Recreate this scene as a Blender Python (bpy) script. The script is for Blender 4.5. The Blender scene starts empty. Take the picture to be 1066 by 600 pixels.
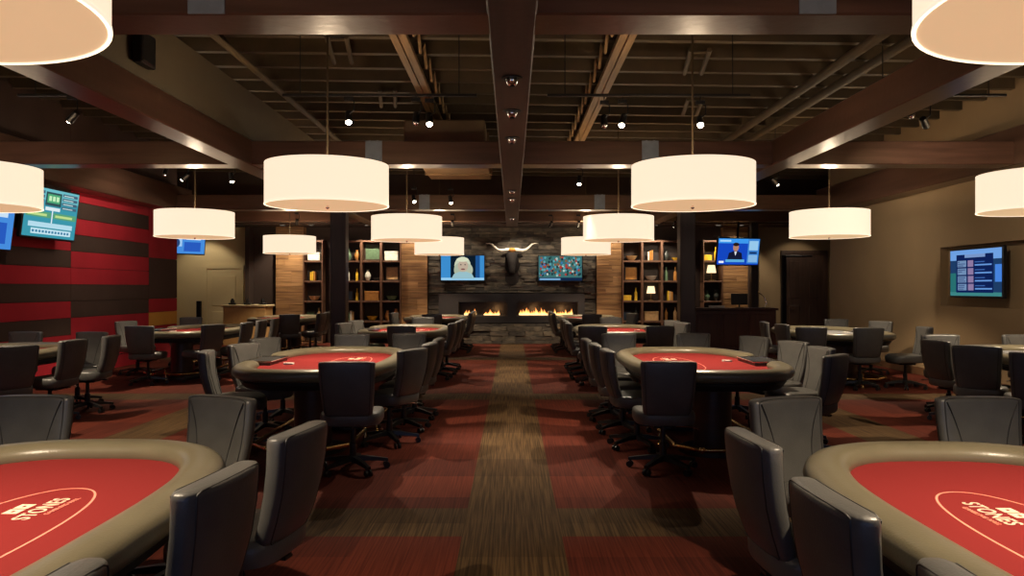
import bpy, math, random
from mathutils import Vector, Matrix
random.seed(7)
PI = math.pi
SC = bpy.context.scene
COL = SC.collection
def lin(r, g, b):
    f = lambda c: (c/255/12.92) if c/255 <= 0.04045 else ((c/255+0.055)/1.055)**2.4
    return (f(r), f(g), f(b))

# ------------------------------------------------------------------ camera, world, exposure
cam_d = bpy.data.cameras.new('camera'); cam = bpy.data.objects.new('camera', cam_d); COL.objects.link(cam)
cam.location = (0, 0, 1.49); cam.rotation_euler = (PI/2, 0, 0)
cam_d.sensor_width = 36; cam_d.lens = 36*790/1066; cam_d.clip_start = 0.05; cam_d.clip_end = 100
SC.camera = cam
w = bpy.data.worlds.new('world'); SC.world = w; w.use_nodes = True
w.node_tree.nodes['Background'].inputs[0].default_value = (0.42, 0.55, 1.0, 1)
w.node_tree.nodes['Background'].inputs[1].default_value = 1.1
SC.view_settings.view_transform = 'Standard'; SC.view_settings.look = 'None'
SC.view_settings.exposure = 0.0; SC.view_settings.gamma = 1.0; SC.view_settings.use_curve_mapping = False
SC.cycles.use_denoising = True
SC.cycles.sample_clamp_indirect = 4.0
SC.cycles.max_bounces = 6
LAMP_DOWN, LAMP_UP, TRACK_W = 235, 42, 180
WARM = (1.0, 0.80, 0.56); TRACKC = (1.0, 0.86, 0.66)

# ------------------------------------------------------------------ materials
def mat(name, col, rough=0.6, metal=0.0, em=None, es=1.0, spec=0.5, noise=None, bump=None, coat=0, tint=(1, 1, 1)):
    m = bpy.data.materials.new(name); m.use_nodes = True
    nt = m.node_tree; b = nt.nodes['Principled BSDF']
    b.inputs['Specular Tint'].default_value = (*tint, 1)
    b.inputs['Base Color'].default_value = (*col, 1); b.inputs['Roughness'].default_value = rough
    b.inputs['Metallic'].default_value = metal; b.inputs['Specular IOR Level'].default_value = spec
    b.inputs['Coat Weight'].default_value = coat
    if em:
        b.inputs['Emission Color'].default_value = (*em, 1); b.inputs['Emission Strength'].default_value = es
    if noise or bump:
        tc = nt.nodes.new('ShaderNodeTexCoord'); mp = nt.nodes.new('ShaderNodeMapping')
        nt.links.new(tc.outputs['Object'], mp.inputs[0])
        sc_, amt = noise if noise else ((40, 40, 40), 0)
        mp.inputs['Scale'].default_value = sc_
        n = nt.nodes.new('ShaderNodeTexNoise'); n.inputs['Scale'].default_value = 1; n.inputs['Detail'].default_value = 5
        nt.links.new(mp.outputs[0], n.inputs[0])
        if noise:
            r = nt.nodes.new('ShaderNodeValToRGB')
            r.color_ramp.elements[0].position = 0.3; r.color_ramp.elements[1].position = 0.7
            r.color_ramp.elements[0].color = (*[c*(1-amt) for c in col], 1)
            r.color_ramp.elements[1].color = (*[min(1, c*(1+amt)) for c in col], 1)
            nt.links.new(n.outputs[0], r.inputs[0]); nt.links.new(r.outputs[0], b.inputs['Base Color'])
        if bump:
            n2 = nt.nodes.new('ShaderNodeTexNoise'); n2.inputs['Scale'].default_value = bump[0]
            nt.links.new(tc.outputs['Object'], n2.inputs[0])
            bp = nt.nodes.new('ShaderNodeBump'); bp.inputs['Strength'].default_value = bump[1]; bp.inputs['Distance'].default_value = 0.01
            nt.links.new(n2.outputs[0], bp.inputs['Height']); nt.links.new(bp.outputs[0], b.inputs['Normal'])
    return m
def emis(name, col, s=1.0):
    m = bpy.data.materials.new(name); m.use_nodes = True; nt = m.node_tree
    nt.nodes.remove(nt.nodes['Principled BSDF'])
    e = nt.nodes.new('ShaderNodeEmission'); e.inputs[0].default_value = (*col, 1); e.inputs[1].default_value = s
    nt.links.new(e.outputs[0], nt.nodes['Material Output'].inputs[0]); return m

M = {}
M['leather'] = mat('charcoal_leather', lin(84, 83, 81), 0.36, spec=.5, noise=((9, 9, 9), .12), bump=(160, .12))
M['leather_pipe'] = mat('black_piping', lin(44, 43, 43), 0.5, noise=((30, 30, 30), .1))
M['rail'] = mat('padded_rail_leather', lin(106, 99, 80), 0.33, noise=((6, 6, 6), .08), bump=(120, .08))
M['plastic'] = mat('black_plastic', lin(22, 22, 23), 0.38, noise=((20, 20, 20), .1))
M['chrome'] = mat('chrome', (.75, .74, .72), 0.16, 1.0, noise=((20, 20, 20), .04))
M['brass'] = mat('brass', (.85, .55, .22), 0.22, 1.0, noise=((20, 20, 20), .06))
M['felt'] = mat('red_felt', lin(130, 42, 42), 0.95, spec=.1, noise=((500, 500, 500), .12), bump=(700, .2))
M['greyfelt'] = mat('grey_felt', lin(120, 120, 122), 0.7, spec=.3, noise=((400, 400, 400), .1))
M['print'] = mat('cream_print', lin(250, 215, 190), 0.8, noise=((200, 200, 200), .06))
M['printline'] = mat('pink_print', lin(245, 150, 130), 0.8, noise=((200, 200, 200), .06))
M['apron'] = mat('table_apron_vinyl', lin(34, 32, 32), 0.45, noise=((8, 8, 8), .1))
M['pedestal'] = mat('dark_brown_laminate', lin(64, 44, 36), 0.4, noise=((4, 4, 30), .2))
M['traymat'] = mat('tray_black', lin(60, 60, 60), 0.4, noise=((30, 30, 30), .1))
M['card'] = mat('card_white', lin(225, 220, 210), 0.6, noise=((30, 30, 30), .04))
M['beam'] = mat('stained_beam_wood', lin(78, 54, 44), 0.30, spec=1.0, tint=(1, .72, .45), noise=((1.3, 1.3, 16), .3), bump=(14, .15))
M['beam_x'] = mat('stained_beam_wood_long', lin(72, 50, 40), 0.30, spec=1.0, tint=(1, .72, .45), noise=((12, .8, 12), .3), bump=(14, .15))
M['beam_c'] = mat('matte_centre_beam_wood', lin(66, 46, 38), 0.6, noise=((12, .8, 12), .3), bump=(14, .15))
M['column'] = mat('stained_column_wood', lin(50, 36, 34), 0.4, noise=((14, 14, .8), .3))
M['steel'] = mat('grey_steel', lin(120, 126, 132), 0.45, .2, noise=((9, 9, 9), .12))
M['deck'] = mat('dark_deck', lin(32, 25, 17), 0.85, noise=((2, 2, 2), .2))
M['joist'] = mat('tan_joist', lin(74, 60, 40), 0.7, noise=((3, 3, 3), .2))
M['girder'] = mat('tan_girder_wood', lin(140, 112, 76), 0.65, noise=((20, 2, 20), .25))
M['duct'] = mat('painted_duct', lin(120, 96, 66), 0.6, noise=((3, 3, 3), .1))
M['bulk'] = mat('painted_bulkhead', lin(84, 74, 56), 0.85, noise=((2, 2, 2), .08))
M['black'] = mat('black_metal', lin(24, 22, 22), 0.45, .3, noise=((20, 20, 20), .1))
M['beige'] = mat('beige_paint', lin(140, 116, 84), 0.85, noise=((2, 2, 2), .05), bump=(60, .05))
M['cream'] = mat('cream_paint', lin(205, 185, 140), 0.85, noise=((2, 2, 2), .04))
M['baseb'] = mat('baseboard_brown', lin(96, 66, 42), 0.6, noise=((8, 8, 8), .15))
M['pred'] = mat('wall_panel_red', lin(160, 34, 46), 0.8, spec=.2, noise=((1.5, 1.5, 1.5), .12), bump=(300, .1))
M['pbrown'] = mat('wall_panel_brown', lin(66, 50, 44), 0.8, spec=.2, noise=((1.5, 1.5, 1.5), .12), bump=(300, .1))
M['pyel'] = mat('wall_panel_ochre', lin(200, 140, 50), 0.8, noise=((1.5, 1.5, 1.5), .08))
M['darkwall'] = mat('dark_brown_wall', lin(58, 42, 34), 0.8, noise=((2, 2, 2), .1))
M['shelfwood'] = mat('walnut_shelf', lin(96, 64, 44), 0.55, noise=((20, 20, 2), .25))
M['shelfback'] = mat('dark_shelf_back', lin(44, 31, 24), 0.7, noise=((20, 20, 2), .2))
M['deskwood'] = mat('mahogany_desk', lin(66, 32, 26), 0.4, noise=((18, 18, 2), .25))
M['doorwood'] = mat('dark_door_wood', lin(64, 44, 34), 0.5, noise=((18, 18, 1.5), .3))
M['tancounter'] = mat('tan_counter', lin(190, 150, 96), 0.6, noise=((10, 10, 10), .08))
M['hide'] = mat('dark_hide', lin(26, 17, 13), 0.9, noise=((30, 30, 30), .35), bump=(90, .6))
M['horn'] = mat('ivory_horn', lin(245, 235, 215), 0.4, noise=((12, 12, 12), .15))
M['tuft'] = mat('tan_hair', lin(190, 130, 60), 0.9, noise=((50, 50, 50), .3), bump=(120, .6))
M['fireblack'] = mat('black_firebox', lin(30, 25, 24), 0.5, noise=((9, 9, 9), .15))
M['media'] = mat('fire_pebbles', lin(70, 60, 52), 0.6, noise=((60, 60, 60), .4), bump=(60, .8))
M['shade'] = mat('linen_drum_shade', (.8, .74, .62), 0.9, em=(1.0, .80, .58), es=1.03, noise=((3, 3, 60), .04))
M['diff'] = mat('acrylic_diffuser', (.7, .55, .38), 0.6, em=(1.0, .66, .36), es=.62, noise=((3, 3, 3), .04))
M['ring'] = mat('shade_hem', (.85, .8, .7), 0.7, em=(1.0, .86, .66), es=.95, noise=((9, 9, 9), .04))
M['lens'] = emis('spot_lens_glow', (1.0, .88, .68), 20)
M['bez'] = mat('screen_bezel', lin(14, 16, 22), 0.35, noise=((9, 9, 9), .1))

def ramp_mat(name, c1, c2, scale, rough, bumpst=.3):
    m = bpy.data.materials.new(name); m.use_nodes = True; nt = m.node_tree; b = nt.nodes['Principled BSDF']
    tc = nt.nodes.new('ShaderNodeTexCoord'); mp = nt.nodes.new('ShaderNodeMapping'); mp.inputs['Scale'].default_value = scale
    nt.links.new(tc.outputs['Object'], mp.inputs[0])
    n = nt.nodes.new('ShaderNodeTexNoise'); n.inputs['Scale'].default_value = 1; n.inputs['Detail'].default_value = 7
    nt.links.new(mp.outputs[0], n.inputs[0])
    r = nt.nodes.new('ShaderNodeValToRGB'); r.color_ramp.elements[0].position = .32; r.color_ramp.elements[1].position = .68
    r.color_ramp.elements[0].color = (*c1, 1); r.color_ramp.elements[1].color = (*c2, 1)
    nt.links.new(n.outputs[0], r.inputs[0]); nt.links.new(r.outputs[0], b.inputs['Base Color'])
    bp = nt.nodes.new('ShaderNodeBump'); bp.inputs['Strength'].default_value = bumpst; bp.inputs['Distance'].default_value = .02
    nt.links.new(n.outputs[0], bp.inputs['Height']); nt.links.new(bp.outputs[0], b.inputs['Normal'])
    b.inputs['Roughness'].default_value = rough
    return m
M['plank'] = ramp_mat('reclaimed_planks', lin(120, 84, 50), lin(176, 132, 84), (1.2, 1, 26), .6)
M['plank2'] = ramp_mat('reclaimed_planks_dark', lin(104, 70, 40), lin(158, 116, 70), (1.6, 1, 30), .6)
M['stone'] = ramp_mat('ledge_stone', lin(50, 44, 38), lin(92, 82, 70), (5, 3, 14), .8, .8)
M['stone2'] = ramp_mat('ledge_stone_light', lin(60, 54, 46), lin(110, 98, 82), (6, 3, 12), .8, .8)
M['stone3'] = ramp_mat('ledge_stone_dark', lin(36, 31, 28), lin(70, 62, 54), (5, 3, 12), .8, .8)

def carpet():
    m = bpy.data.materials.new('carpet_tiles'); m.use_nodes = True; nt = m.node_tree; b = nt.nodes['Principled BSDF']
    L = nt.links
    tc = nt.nodes.new('ShaderNodeTexCoord'); sx = nt.nodes.new('ShaderNodeSeparateXYZ'); L.new(tc.outputs['Object'], sx.inputs[0])
    def ma(op, a, b_=None, c=None):
        n = nt.nodes.new('ShaderNodeMath'); n.operation = op
        for i, v in enumerate((a, b_, c)):
            if v is None: continue
            if isinstance(v, (int, float)): n.inputs[i].default_value = v
            else: L.new(v, n.inputs[i])
        return n.outputs[0]
    X, Y = sx.outputs[0], sx.outputs[1]
    ax = ma('ABSOLUTE', X)
    aisle = ma('LESS_THAN', ax, .30)
    side = ma('LESS_THAN', ma('ABSOLUTE', ma('SUBTRACT', ax, 3.75)), .30)
    cm = ma('SUBTRACT', ma('MODULO', ma('ADD', Y, 20.0 - 4.85 + 3.05), 5.57), 0.0)   # strips every 5.57 m
    cross = ma('LESS_THAN', ma('ABSOLUTE', ma('SUBTRACT', cm, 0.76 + .0)), .29)
    brown = ma('MAXIMUM', ma('MAXIMUM', aisle, side), cross)
    cb = nt.nodes.new('ShaderNodeCombineXYZ')
    L.new(ma('FLOOR', ma('DIVIDE', ma('ADD', X, .3), .6)), cb.inputs[0]); L.new(ma('FLOOR', ma('DIVIDE', ma('ADD', Y, .0), .6)), cb.inputs[1])
    wn = nt.nodes.new('ShaderNodeTexWhiteNoise'); wn.noise_dimensions = '2D'; L.new(cb.outputs[0], wn.inputs['Vector'])
    # fine threads along Y
    mp = nt.nodes.new('ShaderNodeMapping'); mp.inputs['Scale'].default_value = (95, 1.6, 1); L.new(tc.outputs['Object'], mp.inputs[0])
    n = nt.nodes.new('ShaderNodeTexNoise'); n.inputs['Scale'].default_value = 1; n.inputs['Detail'].default_value = 3; L.new(mp.outputs[0], n.inputs[0])
    th = nt.nodes.new('ShaderNodeValToRGB'); th.color_ramp.elements[0].position = .36; th.color_ramp.elements[1].position = .64
    L.new(n.outputs[0], th.inputs[0])
    def mix(f, c1, c2):
        x = nt.nodes.new('ShaderNodeMix'); x.data_type = 'RGBA'
        for i, v in ((0, f), (6, c1), (7, c2)):
            if isinstance(v, tuple): x.inputs[i].default_value = (*v, 1)
            elif isinstance(v, (int, float)): x.inputs[i].default_value = v
            else: L.new(v, x.inputs[i])
        return x.outputs[2]
    tv = ma('MULTIPLY', wn.outputs[0], .8)
    red = mix(tv, mix(th.outputs[0], lin(84, 34, 22), lin(106, 47, 32)), mix(th.outputs[0], lin(56, 22, 16), lin(76, 31, 22)))
    brn = mix(tv, mix(th.outputs[0], lin(62, 46, 29), lin(98, 75, 48)), mix(th.outputs[0], lin(50, 35, 22), lin(78, 58, 36)))
    L.new(mix(brown, red, brn), b.inputs['Base Color'])
    b.inputs['Roughness'].default_value = .95; b.inputs['Specular IOR Level'].default_value = .15
    bp = nt.nodes.new('ShaderNodeBump'); bp.inputs['Strength'].default_value = .4; bp.inputs['Distance'].default_value = .004
    L.new(n.outputs[0], bp.inputs['Height']); L.new(bp.outputs[0], b.inputs['Normal'])
    return m
M['carpet'] = carpet()

# ------------------------------------------------------------------ mesh helpers
class MB:
    def __init__(s): s.v = []; s.f = []; s.m = []; s.mi = 0; s.T = Matrix.Identity(4)
    def add(s, vs, fs, mi=None):
        o = len(s.v); s.v += [tuple(s.T @ Vector(p)) for p in vs]
        for f in fs: s.f.append([i+o for i in f]); s.m.append(s.mi if mi is None else mi)
    def box(s, x0, x1, y0, y1, z0, z1, mi=None):
        s.add([(x0,y0,z0),(x1,y0,z0),(x1,y1,z0),(x0,y1,z0),(x0,y0,z1),(x1,y0,z1),(x1,y1,z1),(x0,y1,z1)],
              [(0,3,2,1),(4,5,6,7),(0,1,5,4),(1,2,6,5),(2,3,7,6),(3,0,4,7)], mi)
    def bbox(s, x0, x1, y0, y1, z0, z1, b=.01, mi=None):     # box with chamfered edges
        vs = []; X = (x0, x1); Y = (y0, y1); Z = (z0, z1)
        idx = {}
        for i in (0, 1):
            for j in (0, 1):
                for k in (0, 1):
                    c = (X[i], Y[j], Z[k]); d = (b if i == 0 else -b, b if j == 0 else -b, b if k == 0 else -b)
                    for a in range(3):
                        p = [c[q] + (0 if q == a else d[q]) for q in range(3)]
                        idx[(i, j, k, a)] = len(vs); vs.append(tuple(p))
        fs = []
        for a in range(3):
            o1, o2 = [q for q in range(3) if q != a]
            for e in (0, 1):
                q = []
                for (u, v) in ((0, 0), (1, 0), (1, 1), (0, 1)):
                    ijk = [0, 0, 0]; ijk[a] = e; ijk[o1] = u; ijk[o2] = v; q.append(idx[(*ijk, a)])
                if e == 1 and a != 1 or e == 0 and a == 1: fs.append(q)
                else: fs.append(q[::-1])
        for a in range(3):           # edges along axis a
            o1, o2 = [q for q in range(3) if q != a]
            for u in (0, 1):
                for v in (0, 1):
                    i0 = [0, 0, 0]; i1 = [0, 0, 0]; i0[o1] = i1[o1] = u; i0[o2] = i1[o2] = v; i1[a] = 1
                    fs.append([idx[(*i0, o1)], idx[(*i1, o1)], idx[(*i1, o2)], idx[(*i0, o2)]])
        for i in (0, 1):
            for j in (0, 1):
                for k in (0, 1): fs.append([idx[(i, j, k, a)] for a in range(3)])
        s.add(vs, fs, mi)
    def rings(s, rings, cap=True, closed=True, loop=False, mi=None):
        n = len(rings[0]); vs = [p for r in rings for p in r]; fs = []
        R = len(rings)
        for i in range(R if loop else R-1):
            a = i*n; b = ((i+1) % R)*n
            for j in range(n if closed else n-1):
                k = (j+1) % n; fs.append((a+j, a+k, b+k, b+j))
        if cap and not loop: fs.append(list(range(n))[::-1]); fs.append([(R-1)*n+j for j in range(n)])
        s.add(vs, fs, mi)
    def lathe(s, prof, c=(0, 0, 0), n=24, cap=True, mi=None):
        s.rings([[(c[0]+r*math.cos(2*PI*j/n), c[1]+r*math.sin(2*PI*j/n), c[2]+z) for j in range(n)] for r, z in prof], cap, mi=mi)
    def tube(s, pts, r, n=8, loop=False, mi=None):
        pts = [Vector(p) for p in pts]; N = len(pts); rs = r if isinstance(r, (list, tuple)) else [r]*N
        out = []; prev = None
        for i in range(N):
            if loop: t = pts[(i+1) % N] - pts[i-1]
            else: t = pts[min(i+1, N-1)] - pts[max(i-1, 0)]
            t.normalize()
            if prev is None: u = t.orthogonal().normalized()
            else: u = (prev - t*prev.dot(t)).normalized()
            prev = u; v = t.cross(u)
            out.append([tuple(pts[i] + (u*math.cos(2*PI*j/n) + v*math.sin(2*PI*j/n))*rs[i]) for j in range(n)])
        s.rings(out, loop=loop, mi=mi)
    def sphere(s, c, r, n=16, mi=None):
        rx, ry, rz = r if isinstance(r, tuple) else (r, r, r)
        s.rings([[(c[0]+rx*math.sin(a)*math.cos(2*PI*j/n), c[1]+ry*math.sin(a)*math.sin(2*PI*j/n), c[2]-rz*math.cos(a)) for j in range(n)]
                 for a in [PI*(i+.15)/(8.3) for i in range(9)]], mi=mi)
    def build(s, name, mats, parent=None, smooth=None):
        import bmesh
        me = bpy.data.meshes.new(name); me.from_pydata(s.v, [], s.f)
        for m_ in (mats if isinstance(mats, (list, tuple)) else [mats]): me.materials.append(m_)
        for p, i in zip(me.polygons, s.m): p.material_index = i
        bm = bmesh.new(); bm.from_mesh(me); bmesh.ops.recalc_face_normals(bm, faces=bm.faces)
        if smooth:
            for f in bm.faces: f.smooth = True
            for e in bm.edges:
                if len(e.link_faces) == 2 and e.calc_face_angle(0) > math.radians(smooth): e.smooth = False
        bm.to_mesh(me); bm.free()
        o = bpy.data.objects.new(name, me); COL.objects.link(o)
        if parent: o.parent = parent
        return o
def tag(o, label=None, cat=None, group=None, kind=None):
    for k, v in (('label', label), ('category', cat), ('group', group), ('kind', kind)):
        if v: o[k] = v
    return o
def thing(name, label, cat, loc=(0, 0, 0), rz=0, group=None):
    o = bpy.data.objects.new(name, None); COL.objects.link(o); o.location = loc; o.rotation_euler = (0, 0, rz)
    o.empty_display_size = .1
    return tag(o, label, cat, group)
KIDS = {}
def kids(o):
    return [c for c in bpy.data.objects if c.parent == o]
def copy_tree(o, parent=None):
    if o not in KIDS: KIDS[o] = kids(o)
    c = o.copy(); COL.objects.link(c)
    if parent: c.parent = parent
    for ch in KIDS[o]: copy_tree(ch, c)
    return c
def struct(mb, name, mats, parent=None, smooth=None):
    o = mb.build(name, mats, parent, smooth)
    if not parent: o['kind'] = 'structure'
    return o
def spot(parent, loc, power, angle, aim=None, col=WARM, soft=.05, blend=.6):
    d = bpy.data.lights.new('bulb', 'SPOT'); d.energy = power; d.color = col; d.spot_size = math.radians(angle); d.spot_blend = blend; d.shadow_soft_size = soft
    o = bpy.data.objects.new('bulb', d); COL.objects.link(o); o.location = loc
    if aim is not None: o.rotation_euler = (Vector(aim) - Vector(loc)).to_track_quat('-Z', 'Y').to_euler()
    o.parent = parent; return o
def point(parent, loc, power, col=WARM, soft=.06):
    d = bpy.data.lights.new('bulb', 'POINT'); d.energy = power; d.color = col; d.shadow_soft_size = soft
    o = bpy.data.objects.new('bulb', d); COL.objects.link(o); o.location = loc; o.parent = parent; return o

# ------------------------------------------------------------------ room shell
XL, XR, YC, YB = -7.4, 7.0, 16.7, 20.7     # left wall, right wall, where both side walls end, back wall
XL2, XR2, ZT = -9.8, 8.9, 4.9
mb = MB(); mb.box(-10, 9.1, -5, 21, -.12, 0); struct(mb, 'floor', M['carpet'])
# ceiling deck with shallow cross joists, falling slightly to the right
mb = MB(); mb.box(-10, 9.1, -5, 21, 4.75, 4.9)
y = -.6
while y < 20.6:
    z0 = 4.36
    mb.add([(-9.9, y, z0+.12), (9, y, z0-.12), (9, y+.09, z0-.12), (-9.9, y+.09, z0+.12), (-9.9, y, 4.76), (9, y, 4.76), (9, y+.09, 4.76), (-9.9, y+.09, 4.76)],
           [(0,3,2,1),(4,5,6,7),(0,1,5,4),(1,2,6,5),(2,3,7,6),(3,0,4,7)], 1)
    y += .62
struct(mb, 'ceiling', [M['deck'], M['joist']])

# left wall: coloured fabric panels
mb = MB(); mb.box(XL-.15, XL, -5, YC, 0, ZT-.1, 0)
lv = lambda k: .99 + .28*k
colA = [(0, .71, 'r'), (.71, .99, 'b'), (.99, 1.27, 'r'), (1.27, 1.55, 'b'), (1.55, 1.83, 'r'), (1.83, 2.11, 'b'), (2.11, 2.39, 'r'), (2.39, 2.67, 'b'), (2.67, 2.95, 'r'), (2.95, 4.5, 'b')]
colB = [(0, .99, 'r'), (.99, 1.27, 'b'), (1.27, 1.55, 'b'), (1.55, 1.83, 'r'), (1.83, 2.11, 'r'), (2.11, 2.39, 'b'), (2.39, 2.67, 'r'), (2.67, 2.95, 'b'), (2.95, 3.23, 'r'), (3.23, 4.5, 'b')]
colC = [(0, .71, 'r'), (.71, .99, 'y'), (.99, 1.27, 'r'), (1.27, 2.11, 'b'), (2.11, 3.23, 'r'), (3.23, 4.5, 'b')]
for (y0, y1, cc) in ((15.4, 16.7, colC), (12.68, 15.4, colB), (9.96, 12.68, colA), (7.24, 9.96, colB), (4.52, 7.24, colA), (1.8, 4.52, colB)):
    for z0, z1, c in cc:
        mb.box(XL, XL+.03, y0+.004, y1-.004, z0+.004, z1-.004, {'r': 1, 'b': 2, 'y': 3}[c])
struct(mb, 'wall_left', [M['darkwall'], M['pred'], M['pbrown'], M['pyel']])
# right wall with a shallow television niche
mb = MB()
mb.box(XR, XR+.2, -5, 7.6, 0, ZT-.1); mb.box(XR, XR+.2, 12.4, YC, 0, ZT-.1)
mb.box(XR, XR+.2, 7.6, 12.4, 0, 1.2); mb.box(XR, XR+.2, 7.6, 12.4, 2.15, ZT-.1); mb.box(XR+.12, XR+.2, 7.6, 12.4, 1.2, 2.15)
mb.box(XR, 8.9, YC, YC+.15, 0, ZT-.1) if False else None
struct(mb, 'wall_right', M['beige'])
mb = MB(); mb.bbox(XR-.02, XR, -5, YC, 0, .13, .005); struct(mb, 'baseboard_right', M['baseb'])
# side alcoves at the rear
mb = MB(); mb.box(XL2-.15, XL2, YC-.15, YB+.2, 0, ZT-.1); mb.box(XL2, XL-.15, YC-.15, YC, 0, ZT-.1); struct(mb, 'wall_rear_left_side', M['cream'])
mb = MB(); mb.box(XR2, XR2+.15, YC-.15, YB+.2, 0, ZT-.1); mb.box(XR+.2, XR2, YC-.15, YC, 0, ZT-.1); struct(mb, 'wall_rear_right_side', M['beige'])
# back wall: cream left, dark centre, beige right
mb = MB()
mb.box(XL2, -7.1, YB, YB+.2, 0, ZT-.1, 1); mb.box(-7.1, 6.35, YB, YB+.2, 0, ZT-.1, 0); mb.box(6.35, 9.0, YB, YB+.2, 0, ZT-.1, 2)
struct(mb, 'wall_back', [M['darkwall'], M['cream'], M['beige']])
mb = MB(); mb.box(-7.16, -7.05, YB-.35, YB, 0, 3.6); mb.box(6.35, 6.5, YB-.28, YB, 0, 3.6); struct(mb, 'trim_1', M['darkwall'])
mb = MB(); mb.box(XL2, 9.0, 19.6, YB, 3.15, ZT-.15); struct(mb, 'trim_2', M['darkwall'])    # header above the fireplace wall
# wall behind the camera with a daylight window
mb = MB()
mb.box(-10, 9.1, -5.2, -5, 0, .6); mb.box(-10, 9.1, -5.2, -5, 3.0, ZT-.1); mb.box(-10, -5, -5.2, -5, .6, 3.0); mb.box(5, 9.1, -5.2, -5, .6, 3.0)
struct(mb, 'wall_front', M['beige'])
mb = MB()
for x in (-5, -2.5, 0, 2.5, 4.94): mb.box(x, x+.06, -5.15, -5.05, .6, 3.0)
mb.box(-5, 5, -5.15, -5.05, .6, .66); mb.box(-5, 5, -5.15, -5.05, 2.94, 3.0); struct(mb, 'window_1', M['black'])

# door in the cream wall, dark double-height door on the right
def door(n, x0, x1, z1, y, dm, fm, handle_side):
    mb = MB(); mb.box(x0-.09, x0, y-.05, y, 0, z1+.09); mb.box(x1, x1+.09, y-.05, y, 0, z1+.09); mb.box(x0, x1, y-.05, y, z1, z1+.09)
    d = struct(mb, 'door_%d' % n, fm)
    mb = MB(); mb.box(x0, x1, y-.03, y-.005, 0, z1)
    cols = 1 if x1-x0 < .95 else 2
    for c in range(cols):
        a = x0+(x1-x0)*c/cols; b = x0+(x1-x0)*(c+1)/cols
        mb.bbox(a+.13, b-.13, y-.04, y-.02, .2, z1*.42, .006); mb.bbox(a+.13, b-.13, y-.04, y-.02, z1*.5, z1-.2, .006)
    mb.build('door_leaf', dm, d)
    mb = MB(); hx = x0+.07 if handle_side < 0 else x1-.07
    mb.tube([(hx, y-.03, 1.0), (hx, y-.09, 1.0), (hx+.11*(-1 if handle_side > 0 else 1), y-.09, 1.0)], .012); mb.build('door_handle', M['chrome'], d, 40)
door(1, -8.3, -7.4, 2.02, YB, M['cream'], M['cream'], 1)
door(2, 7.42, 8.5, 2.42, YB, M['doorwood'], M['doorwood'], -1)

# ------------------------------------------------------------------ ceiling beams
ZB = 3.13
def hplate(mb, x, y0, ht):  # steel strap on a cross beam's front face
    mb.box(x-.11, x+.11, y0-.012, y0, ZB+.002, ZB+ht)
    for dx in (-.05, .05):
        for dz in (.1, .3): mb.lathe([(.018, 0), (.018, .012)], (0, 0, 0), 8) if False else mb.box(x+dx-.014, x+dx+.014, y0-.022, y0-.012, ZB+dz-.014, ZB+dz+.014)
CY = [(4.55, 4.92), (10.05, 10.4), (15.85, 16.2)]
n = 3
for i, (y0, y1) in enumerate(CY):
    mb = MB(); top = .95 if i == 0 else .31
    mb.bbox(XL, XR, y0, y1, ZB, ZB+(.5 if i == 0 else .31), .012)
    o = struct(mb, 'trim_%d' % n, M['beam']); n += 1
    for x in (-1.83, 1.83):
        mb = MB(); hplate(mb, x, y0, .5 if i == 0 else .31); mb.build('steel_plate', M['steel'], o)
for (x0, x1, z0, z1, ya, yb) in ((-.15, .15, ZB-.005, ZB+.42, -4.9, 20.2), (-3.75, -3.45, ZB-.01, ZB+.32, -4.9, 20.2), (3.45, 3.75, ZB-.01, ZB+.32, -4.9, 20.2),
                                 (XL+.03, XL+.4, ZB-.01, ZB+.5, -4.9, 16.6), (XR-.35, XR, ZB-.01, ZB+.5, -4.9, 16.6)):
    mb = MB(); mb.bbox(x0, x1, ya, yb, z0, z1, .012); struct(mb, 'trim_%d' % n, M['beam_c'] if x0 == -.15 else M['beam_x']); n += 1
mb = MB(); mb.bbox(-7.4, 7, 18.9, 19.15, ZB+.02, ZB+.3, .01); struct(mb, 'trim_%d' % n, M['beam']); n += 1
# painted bulkhead over the left beam
mb = MB(); mb.box(-3.75, -3.5, 4.95, 15.8, ZB+.33, ZB+.98); struct(mb, 'trim_%d' % n, M['bulk']); n += 1
t = thing('wall_speaker', 'small black speaker on the tan bulkhead above left beam', 'speaker', (-3.47, 7.07, 3.56))
mb = MB(); mb.bbox(-.0, .09, -.14, .14, 0, .30, .01); mb.build('cabinet', M['black'], t)
mb = MB(); mb.bbox(.085, .095, -.12, .12, .02, .28, .004); mb.build('grille', M['plastic'], t)
# columns
for x in (-3.64, 3.68):
    mb = MB(); mb.bbox(x-.16, x+.16, 15.86, 16.18, 0, ZB-.012, .015); c = struct(mb, 'trim_%d' % n, M['column']); n += 1
    mb = MB(); mb.bbox(x-.2, x+.2, 15.82, 16.22, 0, .16, .01); mb.build('column_base', M['column'], c)
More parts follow.
